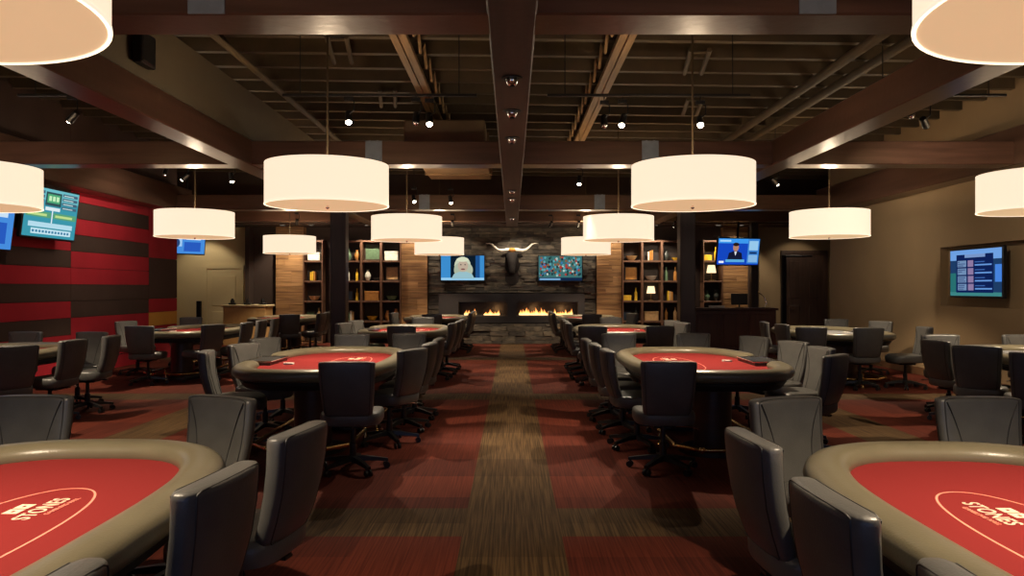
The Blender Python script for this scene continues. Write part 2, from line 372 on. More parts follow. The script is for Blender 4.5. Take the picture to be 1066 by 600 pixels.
# two tan timber girders and two right-hand strut rails under the deck
for x, lab in ((-1.22, 'tan timber girder under the deck, left of centre beam'), (1.24, 'tan timber girder under the deck, right of centre beam')):
    t = thing('ceiling_girder', lab, 'girder', (x, 10.5, 4.18))
    mb = MB(); mb.box(-.09, -.01, -5.5, 5.5, 0, .06); mb.box(.01, .09, -5.5, 5.5, 0, .06); mb.box(-.01, .01, -5.5, 5.5, .02, .22); mb.build('chord', M['girder'], t)
    mb = MB()
    mb.tube([(.16*(1 if x < 0 else -1), -5.3+k*.3, .04+.2*(k % 2)) for k in range(36)], .02, 6)
    mb.build('web_rod', M['girder'], t)
for x, lab in ((3.95, 'long tan pipe under the deck above right beam, inner one'), (4.35, 'long tan pipe under the deck above right beam, outer one')):
    mb = MB(); mb.tube([(x, 3, 4.2), (x, 16, 4.2)], .06, 10)
    for yy in range(4, 16, 3): mb.tube([(x, yy, 4.2), (x, yy, 4.45)], .012, 5)
    tag(mb.build('ceiling_pipe', M['joist'], None, 40), lab, 'pipe', 'ceiling pipes')
mb = MB(); mb.bbox(-1.6, -.4, 11.2, 14.9, 3.62, 3.98, .02)
for yy in (12.2, 13.2, 14.2): mb.bbox(-1.63, -.37, yy, yy+.04, 3.6, 4.0, .006)
tag(mb.build('air_duct', M['duct']), 'boxy tan air duct between the beams left of centre', 'duct')
mb = MB(); mb.tube([(-2.9, 6.6, 3.95), (-2.9, 15.6, 3.95)], .035, 8); mb.tube([(-2.9, 8.0, 3.95), (-3.3, 8.3, 4.4)], .02, 6)
tag(mb.build('conduit', M['joist'], None, 40), 'thin tan conduit running beside the painted bulkhead', 'conduit')
for k, (x, yy, dx) in enumerate(((-2.1, 8.6, .5), (-1.9, 10.9, .5), (2.1, 8.9, -.5), (2.6, 11.2, -.5))):
    mb = MB()
    for q in (0, .22): mb.tube([(x+q, yy, 4.315-.0127*x), (x+q-dx*.3, yy+1.0, 4.315-.0127*x)], .03, 6)
    mb.tube([(x, yy+.1, 4.315-.0127*x), (x+.22, yy+.1, 4.315-.0127*x)], .02, 6)
    tag(mb.build('strut_pair', M['joist'], None, 40), ('left', 'left', 'right', 'right')[k] + ' side pair of short tan struts under deck, ' + ('nearer', 'farther', 'nearer', 'farther')[k] + ' pair', 'strut')
# small chrome eyeball spots under the centre beam
for k, yy in enumerate((5.9, 7.0, 8.25, 12.7, 13.85, 17.7)):
    t = thing('eyeball_light', ('nearest', 'second', 'third', 'fourth', 'fifth', 'farthest')[k] + ' chrome eyeball light under the dark centre beam', 'ceiling light', (0, yy, ZB-.005), 0, 'eyeball lights along the centre beam')
    mb = MB(); mb.lathe([(.085, 0), (.085, -.01), (.055, -.012), (.055, 0)], n=20); mb.build('trim_ring', M['black'], t, 40)
    mb = MB(); mb.sphere((0, 0, -.02), .05); mb.build('eyeball', M['chrome'], t, 60)
    mb = MB(); mb.lathe([(.028, -.069), (.028, -.073)], n=12); mb.build('aperture', M['black'], t)

# ------------------------------------------------------------------ drum pendants
def make_pendant():
    t = thing('drum_pendant', 'x', 'pendant lamp')
    R, H = .61, .41
    mb = MB(); N = 64
    mb.lathe([(R, 0), (R, H), (R-.008, H), (R-.008, 0)], n=N, cap=False)
    mb.build('shade', M['shade'], t, 50)
    mb = MB(); mb.lathe([(R+.003, -.003), (R+.004, .008), (R-.010, .008), (R-.010, -.003)], n=N, cap=False)
    mb.build('hem_ring', M['ring'], t, 50)
    mb = MB(); mb.lathe([(.001, .000), (.3, .001), (R-.010, .002), (R-.010, .008), (.3, .007), (.001, .006)], n=N, cap=False); mb.build('diffuser', M['diff'], t, 60)
    mb = MB(); mb.lathe([(.004, -.035), (.016, -.028), (.02, -.016), (.012, -.006), (.012, .0)], n=14); mb.build('finial', M['chrome'], t, 60)
    mb = MB()
    for a in range(3):
        c, s_ = math.cos(a*2*PI/3), math.sin(a*2*PI/3); mb.tube([(0, 0, H-.02), (c*(R-.01), s_*(R-.01), H-.02)], .006, 6)
    mb.build('spider_frame', M['black'], t)
    mb = MB(); mb.tube([(0, 0, .06), (0, 0, 2.40)], .011, 8); mb.build('rod', M['joist'], t)
    mb = MB(); mb.lathe([(.02, 2.34), (.07, 2.36), (.07, 2.40)], n=16); mb.build('canopy', M['black'], t, 40)
    spot(t, (0, 0, -.06), LAMP_DOWN, 122, aim=(0, 0, -2), soft=.02, blend=.55)
    point(t, (0, 0, .35), LAMP_UP)
    return t
LZ = 2.32
lamps = [(-1.85, 2.2, 'huge drum lamp cut off by the top left corner'), (1.85, 2.2, 'huge drum lamp cut off by the top right corner'),
 (-1.86, 7.65, 'large white drum lamp left of centre above the second left table'), (1.82, 7.65, 'large white drum lamp right of centre above the second right table'),
 (-1.83, 13.2, 'medium drum lamp left of aisle, between large one and the fireplace'), (1.85, 13.2, 'medium drum lamp right of aisle, between large one and the fireplace'),
 (-1.80, 18.8, 'small farthest drum lamp left of aisle near the left fireplace television'), (1.83, 18.8, 'small farthest drum lamp right of aisle near the right fireplace television'),
 (-5.5, 7.75, 'drum lamp cut off by the left edge in front of red wall'), (5.72, 8.2, 'drum lamp cut off by the right edge near beige wall'),
 (-5.16, 12.35, 'drum lamp in front of the red striped wall end'), (5.14, 12.3, 'drum lamp hanging above the grey-topped table by beige wall'),
 (-5.33, 18.2, 'small drum lamp at far left in front of plank pillar')]
proto = None
for k, (x, y, lab) in enumerate(lamps):
    if proto is None: proto = make_pendant(); o = proto
    else: o = copy_tree(proto)
    o.location = (x, y, LZ); o['label'] = lab; o['group'] = 'white drum pendant lamps'

# ------------------------------------------------------------------ track spots
def track_head(label, loc, aim, power, angle=55, lit=True, blend=.35):
    t = thing('track_spotlight', label, 'spotlight', loc, 0, 'small black track spotlights')
    d = (Vector(aim)-Vector(loc)).normalized(); q = d.to_track_quat('-Z', 'Y').to_matrix().to_4x4()
    mb = MB(); mb.T = q; mb.lathe([(.018, .11), (.036, .10), (.042, -.05), (.036, -.05), (.035, -.03)], n=16, cap=True); mb.build('can', M['black'], t, 40)
    mb = MB(); mb.T = q; mb.lathe([(.034, -.04), (.034, -.052), (.026, -.066), (.012, -.074)], n=14); mb.build('lens', M['lens'] if lit else M['chrome'], t, 60)
    mb = MB(); mb.tube([(0, 0, .05), (.06, 0, .1), (.06, 0, .2), (0, 0, .22)], .008, 6); mb.box(-.05, .05, -.02, .02, .21, .25); mb.tube([(0, 0, .24), (0, 0, (3.662 if loc[1] == 8.6 else 4.76 if loc[1] < 18 else 3.3)-loc[2])], .006, 5); mb.build('yoke', M['black'], t)
    if lit: spot(t, tuple(d*.10), power, angle, aim=tuple(d*2), col=TRACKC, soft=.03, blend=blend)
def track(label, x0, x1, y, z):
    mb = MB(); mb.bbox(x0, x1, y-.02, y+.02, z, z+.03, .004)
    for x in (x0+.2, x1-.2): mb.tube([(x, y, z+.03), (x, y, 4.77)], .006, 5)
    tag(mb.build('lighting_track', M['black']), label, 'track', 'black ceiling lighting tracks')
PZ = lambda px, Y: (px-533)/790*Y
HZ = lambda py, Y: 1.49+(300-py)/790*Y
track('long black lighting track over the second tables, left of beam', -2.6, -.4, 8.6, 3.66)
track('long black lighting track over the second tables, right of beam', .4, 2.7, 8.6, 3.66)
track('black lighting track near the left striped wall', -5.6, -4.2, 8.6, 3.66)
track('black lighting track near the right beige wall', 4.0, 5.6, 8.6, 3.66)
heads = [(75, 123, 8.6, (-7.4, 9.6, 1.6), 'near the left edge, above the striped wall'), (363, 124, 8.6, (-1.4, 6.6), 'left of centre, above the large left drum lamp'),
 (447, 126, 8.6, (-.6, 6.6), 'left of the centre beam beside tan girder'), (648, 127, 8.6, (.3, 6.8), 'right of the centre beam beside tan girder'),
 (729, 128, 8.6, (1.6, 5.2), 'brightest one, above the large right drum lamp'), (963, 129, 8.6, (7.0, 11.0, 1.6), 'at right under the long beam near beige wall'),
 (192, 185, 13.0, (-7.4, 13.6, 2.0), 'left one of two above the drum lamp by striped wall'), (241, 186, 13.0, (-4.2, 13.0), 'right one of two above the drum lamp by striped wall'),
 (431, 208, 15.2, (-1.3, 13.6), 'left one of a pair behind second left beam bay'), (469, 209, 15.2, (-.5, 14.5), 'right one of a pair behind second left beam bay'),
 (603, 189, 13.0, (.9, 12.0), 'alone between beams right of the centre'), (807, 190, 13.0, (6.9, 14.0, 1.4), 'above the right drum lamp near beige wall'),
 (573, 234, 18.9, (.3, 20.7), 'above the right fireplace television, left one'), (602, 234, 18.9, (1.4, 20.7), 'above the right fireplace television, right one'),
 (702, 234, 18.9, (3.9, 20.5), 'above the right bookcase'), (309, 232, 18.9, (-5.8, 20.5), 'above the left plank pillar'), (471, 233, 18.9, (-1.4, 20.7), 'above the left fireplace television')]
for k, (px, py, Y, aim, lab) in enumerate(heads):
    loc = (PZ(px, Y), Y, HZ(py, Y))
    far = Y > 18
    track_head('lit black track spotlight ' + lab, loc, (aim[0], aim[1], 1.6 if far else (aim[2] if len(aim) > 2 else 0)), TRACK_W*(.4 if far else .6 if len(aim) > 2 else 1), 70 if far else 120 if len(aim) > 2 else 50, blend=1.0 if len(aim) > 2 else .35)
for k, (px, py, Y, lab) in enumerate(((433, 125, 8.6, 'unlit black track spotlight beside lit one left of centre beam'), (629, 128, 8.6, 'unlit black track spotlight beside lit one right of centre beam'),
                                      (172, 180, 13.0, 'unlit black track spotlight above drum lamp by striped wall'), (948, 118, 8.6, 'unlit black track spotlight under the right long beam'))):
    track_head(lab, (PZ(px, Y), Y, HZ(py, Y)), (PZ(px, Y), Y-2, 0), 0, lit=False)

# ------------------------------------------------------------------ chair
def slab(st, n=28, e=3.2, bend=None):
    """st: (z, hw, ht, yoff) rings of superellipses"""
    R = []
    for (z, hw, ht, yo) in st:
        r = []
        for j in range(n):
            a = 2*PI*j/n; c, s_ = math.cos(a), math.sin(a)
            x = hw*math.copysign(abs(c)**(2/e), c); y = ht*math.copysign(abs(s_)**(2/e), s_)
            zz = z
            if bend: y, zz = bend(x, y, z)
            r.append((x, y+yo, zz))
        R.append(r)
    return R
def make_chair():
    t = thing('office_chair', 'x', 'chair')
    # seat cushion
    mb = MB(); R = []
    for (z, s_) in ((.395, .88), (.40, .955), (.42, .995), (.46, 1.0), (.485, .985), (.498, .94), (.503, .85), (.505, .5), (.505, .1)):
        r = []
        for j in range(36):
            a = 2*PI*j/36; c, q = math.cos(a), math.sin(a)
            x = .245*s_*math.copysign(abs(c)**(2/3.6), c); y = .245*s_*math.copysign(abs(q)**(2/3.6), q)
            zz = z - (.03*max(0, (y-.12)/.12)**2 if y > .12 else 0)
            r.append((x, y+.0, zz))
        R.append(r)
    mb.rings(R); mb.build('seat', M['leather'], t, 45)
    # backrest: slab leaning back, wrapped forward at its sides
    lean = lambda z: -.205 - .085*((z-.47)/.45) - .022*math.sin(min(1, max(0, (z-.47)/.45))*PI)
    def bend(x, y, z): return y + .38*x*x, z - .10*x*x*(1 if z > .85 else 0)
    st = []
    for z, hw, ht in ((.468, .12, .008), (.472, .175, .026), (.485, .196, .040), (.51, .206, .047), (.58, .214, .050), (.68, .223, .051), (.78, .230, .051), (.86, .234, .052), (.895, .236, .052),
                      (.908, .234, .050), (.914, .228, .044), (.917, .20, .024), (.918, .10, .006)):
        st.append((z, hw*.94, ht, lean(z)))
    mb = MB(); mb.rings(slab(st, 40, 3.3, bend)); mb.build('backrest', M['leather'], t, 50)
    # piping around front and rear edges, plus two seams in the front
    mb = MB()
    for sy in (-1, 1):
        P = []
        def edge(z, hw, ht, sx):
            x = sx*(hw*.94*.872); y = sy*ht*.74; yy, zz = bend(x, y, z); return (x, yy+lean(z), zz)
        zs = [(.49, .197, .042), (.51, .206, .047), (.58, .214, .050), (.68, .223, .051), (.78, .230, .051), (.86, .234, .052), (.895, .236, .052), (.906, .233, .050)]
        P += [edge(*q, 1) for q in zs]
        for x in (.17, .12, .05, -.05, -.12, -.17):
            yy, zz = bend(x, sy*.038, .9135); P.append((x, yy+lean(.913), zz))
        P += [edge(*q, -1) for q in zs[::-1]]
        for x in (-.16, -.08, 0, .08, .16):
            yy, zz = bend(x, sy*.038, .484); P.append((x, yy+lean(.482), zz))
        mb.tube(P, .0032, 6, loop=True)
    for sx in (-1, 1):
        P = []
        for k in range(9):
            z = .50+.40*k/8; x = sx*(.10+.085*(k/8)**2.2); yy, zz = bend(x, .0505 if k < 8 else .047, z); P.append((x, yy+lean(z), zz))
        mb.tube(P, .0026, 6)
    mb.build('piping', M['leather_pipe'], t, 60)
    mb = MB(); mb.box(-.03, .03, -.23, -.05, .375, .388); mb.rings([[(-.03, y-.006, z), (.03, y-.006, z), (.03, y+.006, z), (-.03, y+.006, z)] for y, z in ((-.19, .381), (-.212, .40), (-.222, .45), (-.222, .50))])
    mb.build('back_bracket', M['plastic'], t)
    mb = MB(); mb.bbox(-.09, .09, -.12, .12, .355, .397, .01); mb.build('tilt_mechanism', M['plastic'], t); mb = MB(); mb.tube([(.08, -.08, .37), (.2, -.12, .372), (.26, -.14, .36)], .006, 6); mb.build('height_lever', M['chrome'], t, 50)
    mb = MB(); mb.lathe([(.03, .09), (.03, .22), (.02, .225), (.02, .36)], n=16); mb.build('gas_lift', M['plastic'], t, 40)
    for k in range(5):
        a = k*2*PI/5+.3; c, s_ = math.cos(a), math.sin(a)
        mb = MB(); R = []
        for (d, z, hw, hh) in ((.02, .10, .028, .022), (.12, .094, .024, .018), (.22, .08, .02, .014), (.285, .07, .018, .011)):
            R.append([(c*d - s_*x, s_*d + c*x, z+zz) for x, zz in ((-hw, -hh), (hw, -hh), (hw*.8, hh), (-hw*.8, hh))])
        mb.rings(R); lg = mb.build('leg', M['plastic'], t)
        mb = MB(); cx, cy = c*.275, s_*.275
        for q in (-.018, .018):
            ring = []
            for w_ in (-.009, .009):
                ring.append([(cx - s_*(q+w_) + c*.026*math.cos(b*2*PI/14), cy + c*(q+w_) + s_*.026*math.cos(b*2*PI/14), .0265+.026*math.sin(b*2*PI/14)) for b in range(14)])
            mb.rings(ring)
        mb.tube([(cx, cy, .03), (cx, cy, .066)], .007, 6); mb.build('caster', M['plastic'], lg)
    return t
ORD = ['nearest', 'second', 'third', 'fourth', 'fifth']
T1L, T1R = 'big foreground table at left', 'big foreground table at right'
T2L, T2R = 'second table left of aisle', 'second table right of aisle'
T3L, T3R = 'third table left of aisle', 'third table right of aisle'
T4L, T4R = 'farthest table left of aisle', 'farthest table right of aisle'
W1, W2, W3 = 'nearest table beside striped wall', 'middle table near striped wall end', 'farthest table left of left column'
G1, G2 = 'table cut by right edge', 'grey-topped table by beige wall'
chairs = [
 (-.91, 1.42, 84, T1L, 'only its top showing at bottom edge, aisle side'), (-.90, 2.34, 83, T1L, 'second on aisle side, back to us'), (-.87, 3.12, 80, T1L, 'farthest on aisle side, seat showing'),
 (-1.53, 4.02, 156, T1L, 'angled at far right corner'), (-2.56, 4.05, 180, T1L, 'facing us across far end, cut by left edge'),
 (.90, 1.42, -88, T1R, 'only its top showing at bottom edge, aisle side'), (.885, 2.12, -88, T1R, 'second on aisle side, back to us'), (.93, 2.96, -86, T1R, 'farthest on aisle side, seat showing'),
 (1.43, 3.98, -160, T1R, 'angled at far left corner'), (2.45, 4.0, 180, T1R, 'facing us across far end, cut by right edge'),
 (-1.29, 5.92, 2, T2L, 'back squarely to us at near end'), (-.93, 7.15, 62, T2L, 'nearest on aisle side'), (-.86, 7.95, 84, T2L, 'second on aisle side'), (-.84, 8.7, 88, T2L, 'third on aisle side'),
 (-2.8, 6.95, -78, T2L, 'nearest on dealer side'), (-2.78, 7.85, -112, T2L, 'second on dealer side, front showing'), (-2.85, 8.75, -118, T2L, 'third on dealer side, front showing'),
 (-2.0, 9.5, 180, T2L, 'far end, left one'), (-1.3, 9.62, 172, T2L, 'far end, right one'),
 (1.23, 5.95, -2, T2R, 'back squarely to us at near end'), (.89, 7.1, -88, T2R, 'nearest on aisle side'), (.86, 7.85, -90, T2R, 'second on aisle side'), (.84, 8.6, -90, T2R, 'third on aisle side'),
 (1.35, 9.6, 180, T2R, 'far end, left one'), (2.3, 9.65, 185, T2R, 'far end, right one'),
 (2.80, 6.55, 45, T2R, 'blue-lit back at near right corner'), (3.02, 7.4, 98, T2R, 'nearest on dealer side'), (3.05, 8.2, 112, T2R, 'second on dealer side, front showing'), (2.88, 9.0, 118, T2R, 'third on dealer side, front showing'),
 (-1.67, 11.45, 0, T3L, 'back to us at near end'), (-2.78, 12.5, -110, T3L, 'nearest on dealer side'), (-2.78, 13.5, -110, T3L, 'second on dealer side'),
 (-.97, 12.4, 85, T3L, 'nearest on aisle side'), (-.93, 13.15, 90, T3L, 'second on aisle side'), (-.92, 13.95, 90, T3L, 'third on aisle side'), (-1.75, 14.95, 180, T3L, 'far end'),
 (1.22, 11.5, -10, T3R, 'near end, left one'), (2.25, 11.5, 5, T3R, 'near end, right one'), (.93, 12.5, -90, T3R, 'nearest on aisle side'), (.95, 13.3, -90, T3R, 'second on aisle side'), (.95, 14.1, -90, T3R, 'third on aisle side'),
 (2.85, 12.7, 110, T3R, 'nearest on dealer side'), (2.85, 13.5, 110, T3R, 'second on dealer side'), (1.95, 14.95, 180, T3R, 'far end'),
 (-1.75, 16.6, 0, T4L, 'back to us at near end'), (-.95, 17.5, 90, T4L, 'nearest on aisle side'), (-.95, 18.2, 90, T4L, 'second on aisle side'), (-.95, 18.9, 90, T4L, 'third on aisle side'), (-2.75, 17.6, -105, T4L, 'on dealer side'),
 (1.75, 16.6, 0, T4R, 'back to us at near end'), (.95, 17.5, -90, T4R, 'nearest on aisle side'), (.95, 18.2, -90, T4R, 'second on aisle side'), (.95, 18.9, -90, T4R, 'third on aisle side'), (2.75, 17.3, 115, T4R, 'on dealer side'),
 (-4.93, 7.55, 62, W1, 'nearest, dark back to us'), (-4.88, 8.45, 85, W1, 'second along near side'), (-4.85, 9.2, 97, W1, 'third along near side'), (-5.5, 9.95, 172, W1, 'far end, right one'), (-6.4, 10.0, 180, W1, 'far end, left one facing us'),
 (-6.72, 13.2, -112, W2, 'on wall side, front showing'), (-5.65, 11.5, 0, W2, 'broad dark back at near end'), (-6.3, 14.9, 180, W2, 'far end under ochre panel'),
 (-4.72, 12.0, 62, W2, 'nearest on aisle side'), (-4.45, 12.75, 88, W2, 'second on aisle side'), (-4.45, 13.5, 90, W2, 'third on aisle side'), (-4.45, 14.25, 95, W2, 'fourth on aisle side'),
 (-4.85, 16.55, 15, W3, 'near end'), (-4.35, 17.35, 80, W3, 'nearest on column side'), (-4.4, 18.1, 90, W3, 'second on column side'),
 (4.38, 11.1, -15, G2, 'near end, left one'), (5.15, 10.95, 0, G2, 'near end, right one'), (6.12, 11.25, 85, G2, 'seen in profile by the wall'), (6.0, 14.05, 180, G2, 'far end'),
 (6.42, 13.2, 120, G2, 'on wall side, front showing'), (4.3, 12.95, -97, G2, 'second on left side'), (4.3, 12.1, -85, G2, 'nearest on left side'),
 (4.68, 8.4, -82, G1, 'thin profile, third on left side'), (5.3, 9.4, 170, G1, 'far end, left one'), (4.62, 7.55, -42, G1, 'broad dark back, second on left side'),
 (6.25, 9.35, 182, G1, 'far end, right one'), (4.68, 6.75, -30, G1, 'nearest, cut by right edge'),
]
cp = make_chair()
for k, (bx, by, r, tb, pos) in enumerate(chairs):
    o = cp if k == 0 else copy_tree(cp)
    a = math.radians(r); d = .28
    o.location = (bx - math.sin(a)*d, by + math.cos(a)*d, 0); o.rotation_euler = (0, 0, a)
    o['label'] = 'chair, %s, %s' % (pos, tb); o['group'] = 'charcoal leather rolling chairs around the poker tables'

# ------------------------------------------------------------------ poker tables
def outline(hx, hy, e, n):
    P = []
    for j in range(n):
        a = 2*PI*j/n + PI   # starts at -X side
        c, s_ = math.cos(a), math.sin(a)
        P.append(Vector((hx*math.copysign(abs(c)**(2/e), c), hy*math.copysign(abs(s_)**(2/e), s_), 0)))
    return P
def resample(P, n):
    P = P + [P[0]]; L = [0]
    for a, b in zip(P, P[1:]): L.append(L[-1]+(b-a).length)
    out = []; k = 0
    for i in range(n):
        t = L[-1]*i/n
        while L[k+1] < t: k += 1
        f = (t-L[k])/(L[k+1]-L[k]); out.append(P[k].lerp(P[k+1], f))
    return out
def felt_text(parent, txt, size, loc, rz, m, name, wide=1.0, shear=0.0, ext=.0006):
    cu = bpy.data.curves.new('txt', 'FONT'); cu.body = txt; cu.size = size; cu.extrude = ext; cu.align_x = 'CENTER'; cu.shear = shear; cu.space_character = 1.08; cu.offset = size*.012
    to = bpy.data.objects.new('txt', cu); COL.objects.link(to)
    dg = bpy.context.evaluated_depsgraph_get(); me = bpy.data.meshes.new_from_object(to.evaluated_get(dg)); bpy.data.objects.remove(to)
    me.name = name; me.materials.clear(); me.materials.append(m)
    o = bpy.data.objects.new(name, me); COL.objects.link(o); o.location = loc; o.rotation_euler = (0, 0, rz); o.scale = (wide, 1, 1); o.parent = parent
    return o
def make_table(grey=False):
    t = thing('poker_table', 'x', 'table')
    hx, hy = .655, 1.26
    P = resample(outline(hx, hy, 2.9, 400), 220)
    n = len(P)
    # padded rail; gap on the -X side (dealer) from y -.30 to .30
    idx = [i for i in range(n) if not (P[i].x < 0 and abs(P[i].y) < .34)]
    start = next(i for i in range(n) if i in idx and (i-1) % n not in idx) if any((i-1) % n not in idx for i in idx) else 0
    order = [(start+k) % n for k in range(len(idx))]
    R = []
    for q, i in enumerate(order):
        p = P[i]; tn = (P[(i+1) % n]-P[i-1]).normalized(); nr = Vector((tn.y, -tn.x, 0))
        endf = min(q, len(order)-1-q); sc = 1.0 if endf > 3 else (.55, .82, .93, .98)[endf]
        ring = []
        for k in range(14):
            a = 2*PI*k/14; u = .088*math.copysign(abs(math.cos(a))**.8, math.cos(a))*sc; v = (.052*math.sin(a) if math.sin(a) > 0 else .06*math.sin(a))*sc
            ring.append((p.x+nr.x*u, p.y+nr.y*u, .738+v))
        R.append(ring)
    mb = MB(); mb.rings(R); mb.build('padded_rail', M['rail'], t, 50)
    # body / apron under rail, and felt bed
    ap = [[(p.x*s_, p.y*(1-(1-s_)*.6), z) for p in P[::2]] for s_, z in ((.90, .60), (.98, .61), (1.03, .66), (1.0, .70), (.97, .722))]
    mb = MB(); mb.rings(ap); mb.build('apron', M['apron'], t, 40)
    mb = MB(); mb.rings([[(p.x*s_, p.y*(1-(1-s_)*.6), z) for p in P[::2]] for s_, z in ((.99, .722), (.99, .7235))]); mb.build('felt', M['greyfelt'] if grey else M['felt'], t)
    # printed racetrack line + two marks
    if not grey:
        mb = MB(); Q = resample(outline(.20, .68, 2.3, 300), 140); o_, i_ = [], []
        for k in range(len(Q)):
            tn = (Q[(k+1) % len(Q)]-Q[k-1]).normalized(); nr = Vector((tn.y, -tn.x, 0))
            o_.append((Q[k].x+.18+nr.x*.004, Q[k].y+nr.y*.004)); i_.append((Q[k].x+.18-nr.x*.004, Q[k].y-nr.y*.004))
        vs = [(x, y, .7242) for x, y in o_]+[(x, y, .7242) for x, y in i_]; N = len(Q)
        mb.add(vs, [(k, (k+1) % N, N+(k+1) % N, N+k) for k in range(N)]); mb.build('felt_line', M['printline'], t)
        for yy, nm in ((.42, 'far'), (-.42, 'near')):
            felt_text(t, 'STONES', .078, (.235, yy, .7244), PI/2, M['print'], 'felt_lettering', .85)
            felt_text(t, 'GAMBLING HALL', .024, (.268, yy+.03, .7244), PI/2, M['printline'], 'felt_small_lettering', 1.0)
            mb = MB()                     # paired block emblem
            for s_ in (0, 1):
                y0 = yy-.058+s_*.060; x0 = .108
                for (a0, a1, b0, b1) in ((0, .05, 0, .016), (0, .05, .034, .050), (0, .018, .016, .034), (.030, .05, .016, .034)):
                    mb.box(x0+a0, x0+a1, y0+b0, y0+b1, .7236, .7244)
            mb.build('felt_emblem', M['print'], t)
    # dealer chip tray
    mb = MB(); mb.box(-.76, -.50, -.28, .28, .715, .755)
    for k in range(9): mb.box(-.735, -.525, -.25+k*.057, -.205+k*.057, .755, .762)
    mb.build('chip_tray', M['traymat'], t)
    mb = MB(); mb.tube([(-.765, -.285, .76), (-.765, .285, .76), (-.495, .285, .76), (-.495, -.285, .76)], .007, 6, loop=True); mb.build('tray_rim', M['chrome'], t)
    mb = MB(); mb.box(-.40, -.31, -.2, -.13, .7236, .738); mb.build('card_deck', M['card'], t)
    # two pedestals
    for yy in (-.62, .62):
        mb = MB(); mb.lathe([(.17, .05), (.17, .60)], (0, yy, 0), 32); pd = mb.build('pedestal', M['pedestal'], t, 40)
        mb = MB(); mb.lathe([(.30, 0), (.30, .035), (.27, .05), (.19, .055)], (0, yy, 0), 32); mb.build('pedestal_base', M['apron'], pd, 40)
    # brass foot rail with joints
    c = [(.24, -1.2), (.42, -1.0), (.42, 1.0), (.24, 1.2), (-.24, 1.2), (-.42, 1.0), (-.42, -1.0), (-.24, -1.2)]
    mb = MB(); pts = []
    for k in range(8):
        a, b = Vector((*c[k], .13)), Vector((*c[(k+1) % 8], .13))
        mb.tube([a, b], .019, 10)
    mb.build('foot_rail', M['brass'], t, 50)
    for x, y in c:
        mb = MB(); mb.sphere((x, y, .13), .029, 12); mb.build('rail_joint', M['brass'], t, 60)
    for x, y in ((.42, -.3), (.42, .3), (-.42, -.3), (-.42, .3), (0, -1.2), (0, 1.2)):
        mb = MB(); mb.lathe([(.024, .0), (.014, .012), (.012, .11), (.024, .115), (.024, .15)], (x, y, 0), 10); mb.build('rail_post', M['brass'], t, 50)
    for c_ in kids(t): c_.location.z += .018 if c_.name.split('.')[0] not in ('pedestal', 'foot_rail', 'rail_joint', 'rail_post') else 0
    return t
tp = make_table(); gp = make_table(True)
tabs = [(-1.80, 2.15, 0, 'big red-felt poker table in the left foreground, cut by edge'), (1.80, 2.1, PI, 'big red-felt poker table in the right foreground, cut by edge'),
 (-1.83, 7.6, 0, 'red-felt poker table left of aisle, second from the camera'), (1.83, 7.55, PI, 'red-felt poker table right of aisle, second from the camera'),
 (-1.83, 13.1, 0, 'red-felt poker table left of aisle, third from the camera'), (1.83, 13.1, PI, 'red-felt poker table right of aisle, third from the camera'),
 (-1.83, 18.35, 0, 'farthest red-felt poker table left of aisle by the fireplace'), (1.83, 18.35, PI, 'farthest red-felt poker table right of aisle by the fireplace'),
 (-5.9, 8.3, 0, 'poker table cut by left edge, beside the striped wall'), (-5.45, 13.15, 0, 'poker table at left near the end of the striped wall'), (-5.4, 18.2, 0, 'distant poker table left of the left column')]
for k, (x, y, rz, lab) in enumerate(tabs):
    o = tp if k == 0 else copy_tree(tp)
    o.location = (x, y, 0); o.rotation_euler = (0, 0, rz); o['label'] = lab; o['group'] = 'red-felt poker tables'
for k, (x, y, lab) in enumerate(((5.22, 12.5, 'grey-topped card table beside the beige wall, whole one'), (5.8, 7.9, 'grey-topped card table cut off by the right edge'))):
    o = gp if k == 0 else copy_tree(gp)
    o.location = (x, y, 0); o.rotation_euler = (0, 0, PI); o['label'] = lab; o['group'] = 'grey-topped card tables'

# ------------------------------------------------------------------ televisions
EM = {}
def ecol(c, s=1.0):
    k = (c, s)
    if k not in EM: EM[k] = emis('screen_colour_%d' % len(EM), lin(*c), s)
    return EM[k]
def tv(label, w, h, loc, rz, tilt, painter, mount='wall', armlen=.10):
    t = thing('television', label, 'television', loc)
    Mt = Matrix.Rotation(rz, 4, 'Z') @ Matrix.Rotation(tilt, 4, 'X')      # local: screen faces -Y
    mb = MB(); mb.T = Mt; mb.bbox(-w/2-.025, w/2+.025, 0, .06, -h/2-.03, h/2+.025, .01); mb.build('bezel', M['bez'], t)
    mb = MB(); mb.T = Mt; mats = []; lay = [0]
    def put(poly, c):
        m_ = ecol(c)
        if m_ not in mats: mats.append(m_)
        lay[0] += 1; yy = -.001-.00025*lay[0]
        mb.add([(-w/2+u*w, yy, -h/2+v*h) for u, v in poly], [list(range(len(poly)))], mats.index(m_))
    R = lambda x0, y0, x1, y1, c: put([(x0, y0), (x1, y0), (x1, y1), (x0, y1)], c)
    E = lambda cx, cy, rx, ry, c: put([(cx+rx*math.cos(a*2*PI/18), cy+ry*math.sin(a*2*PI/18)) for a in range(18)], c)
    painter(R, E, put); mb.build('screen', mats, t)
    mb = MB(); mb.T = Mt
    mb.box(-.12, .12, .06, .09, -.12, .12)
    mb.build('mount_plate', M['black'], t)
    if mount == 'wall': 
        mb = MB(); mb.tube([Mt @ Vector((0, .08, 0)), Mt @ Vector((0, .08, 0)) + Vector((math.sin(rz)*-.0, 0, 0)) + (Matrix.Rotation(rz, 3, 'Z') @ Vector((0, armlen, 0)))], .03, 8); mb.build('mount_arm', M['black'], t)
    elif mount:
        mb = MB(); a = Mt @ Vector((0, .08, 0)); mb.tube([a, Vector(mount)-Vector(loc)], .03, 8); mb.build('mount_arm', M['black'], t)
    return t
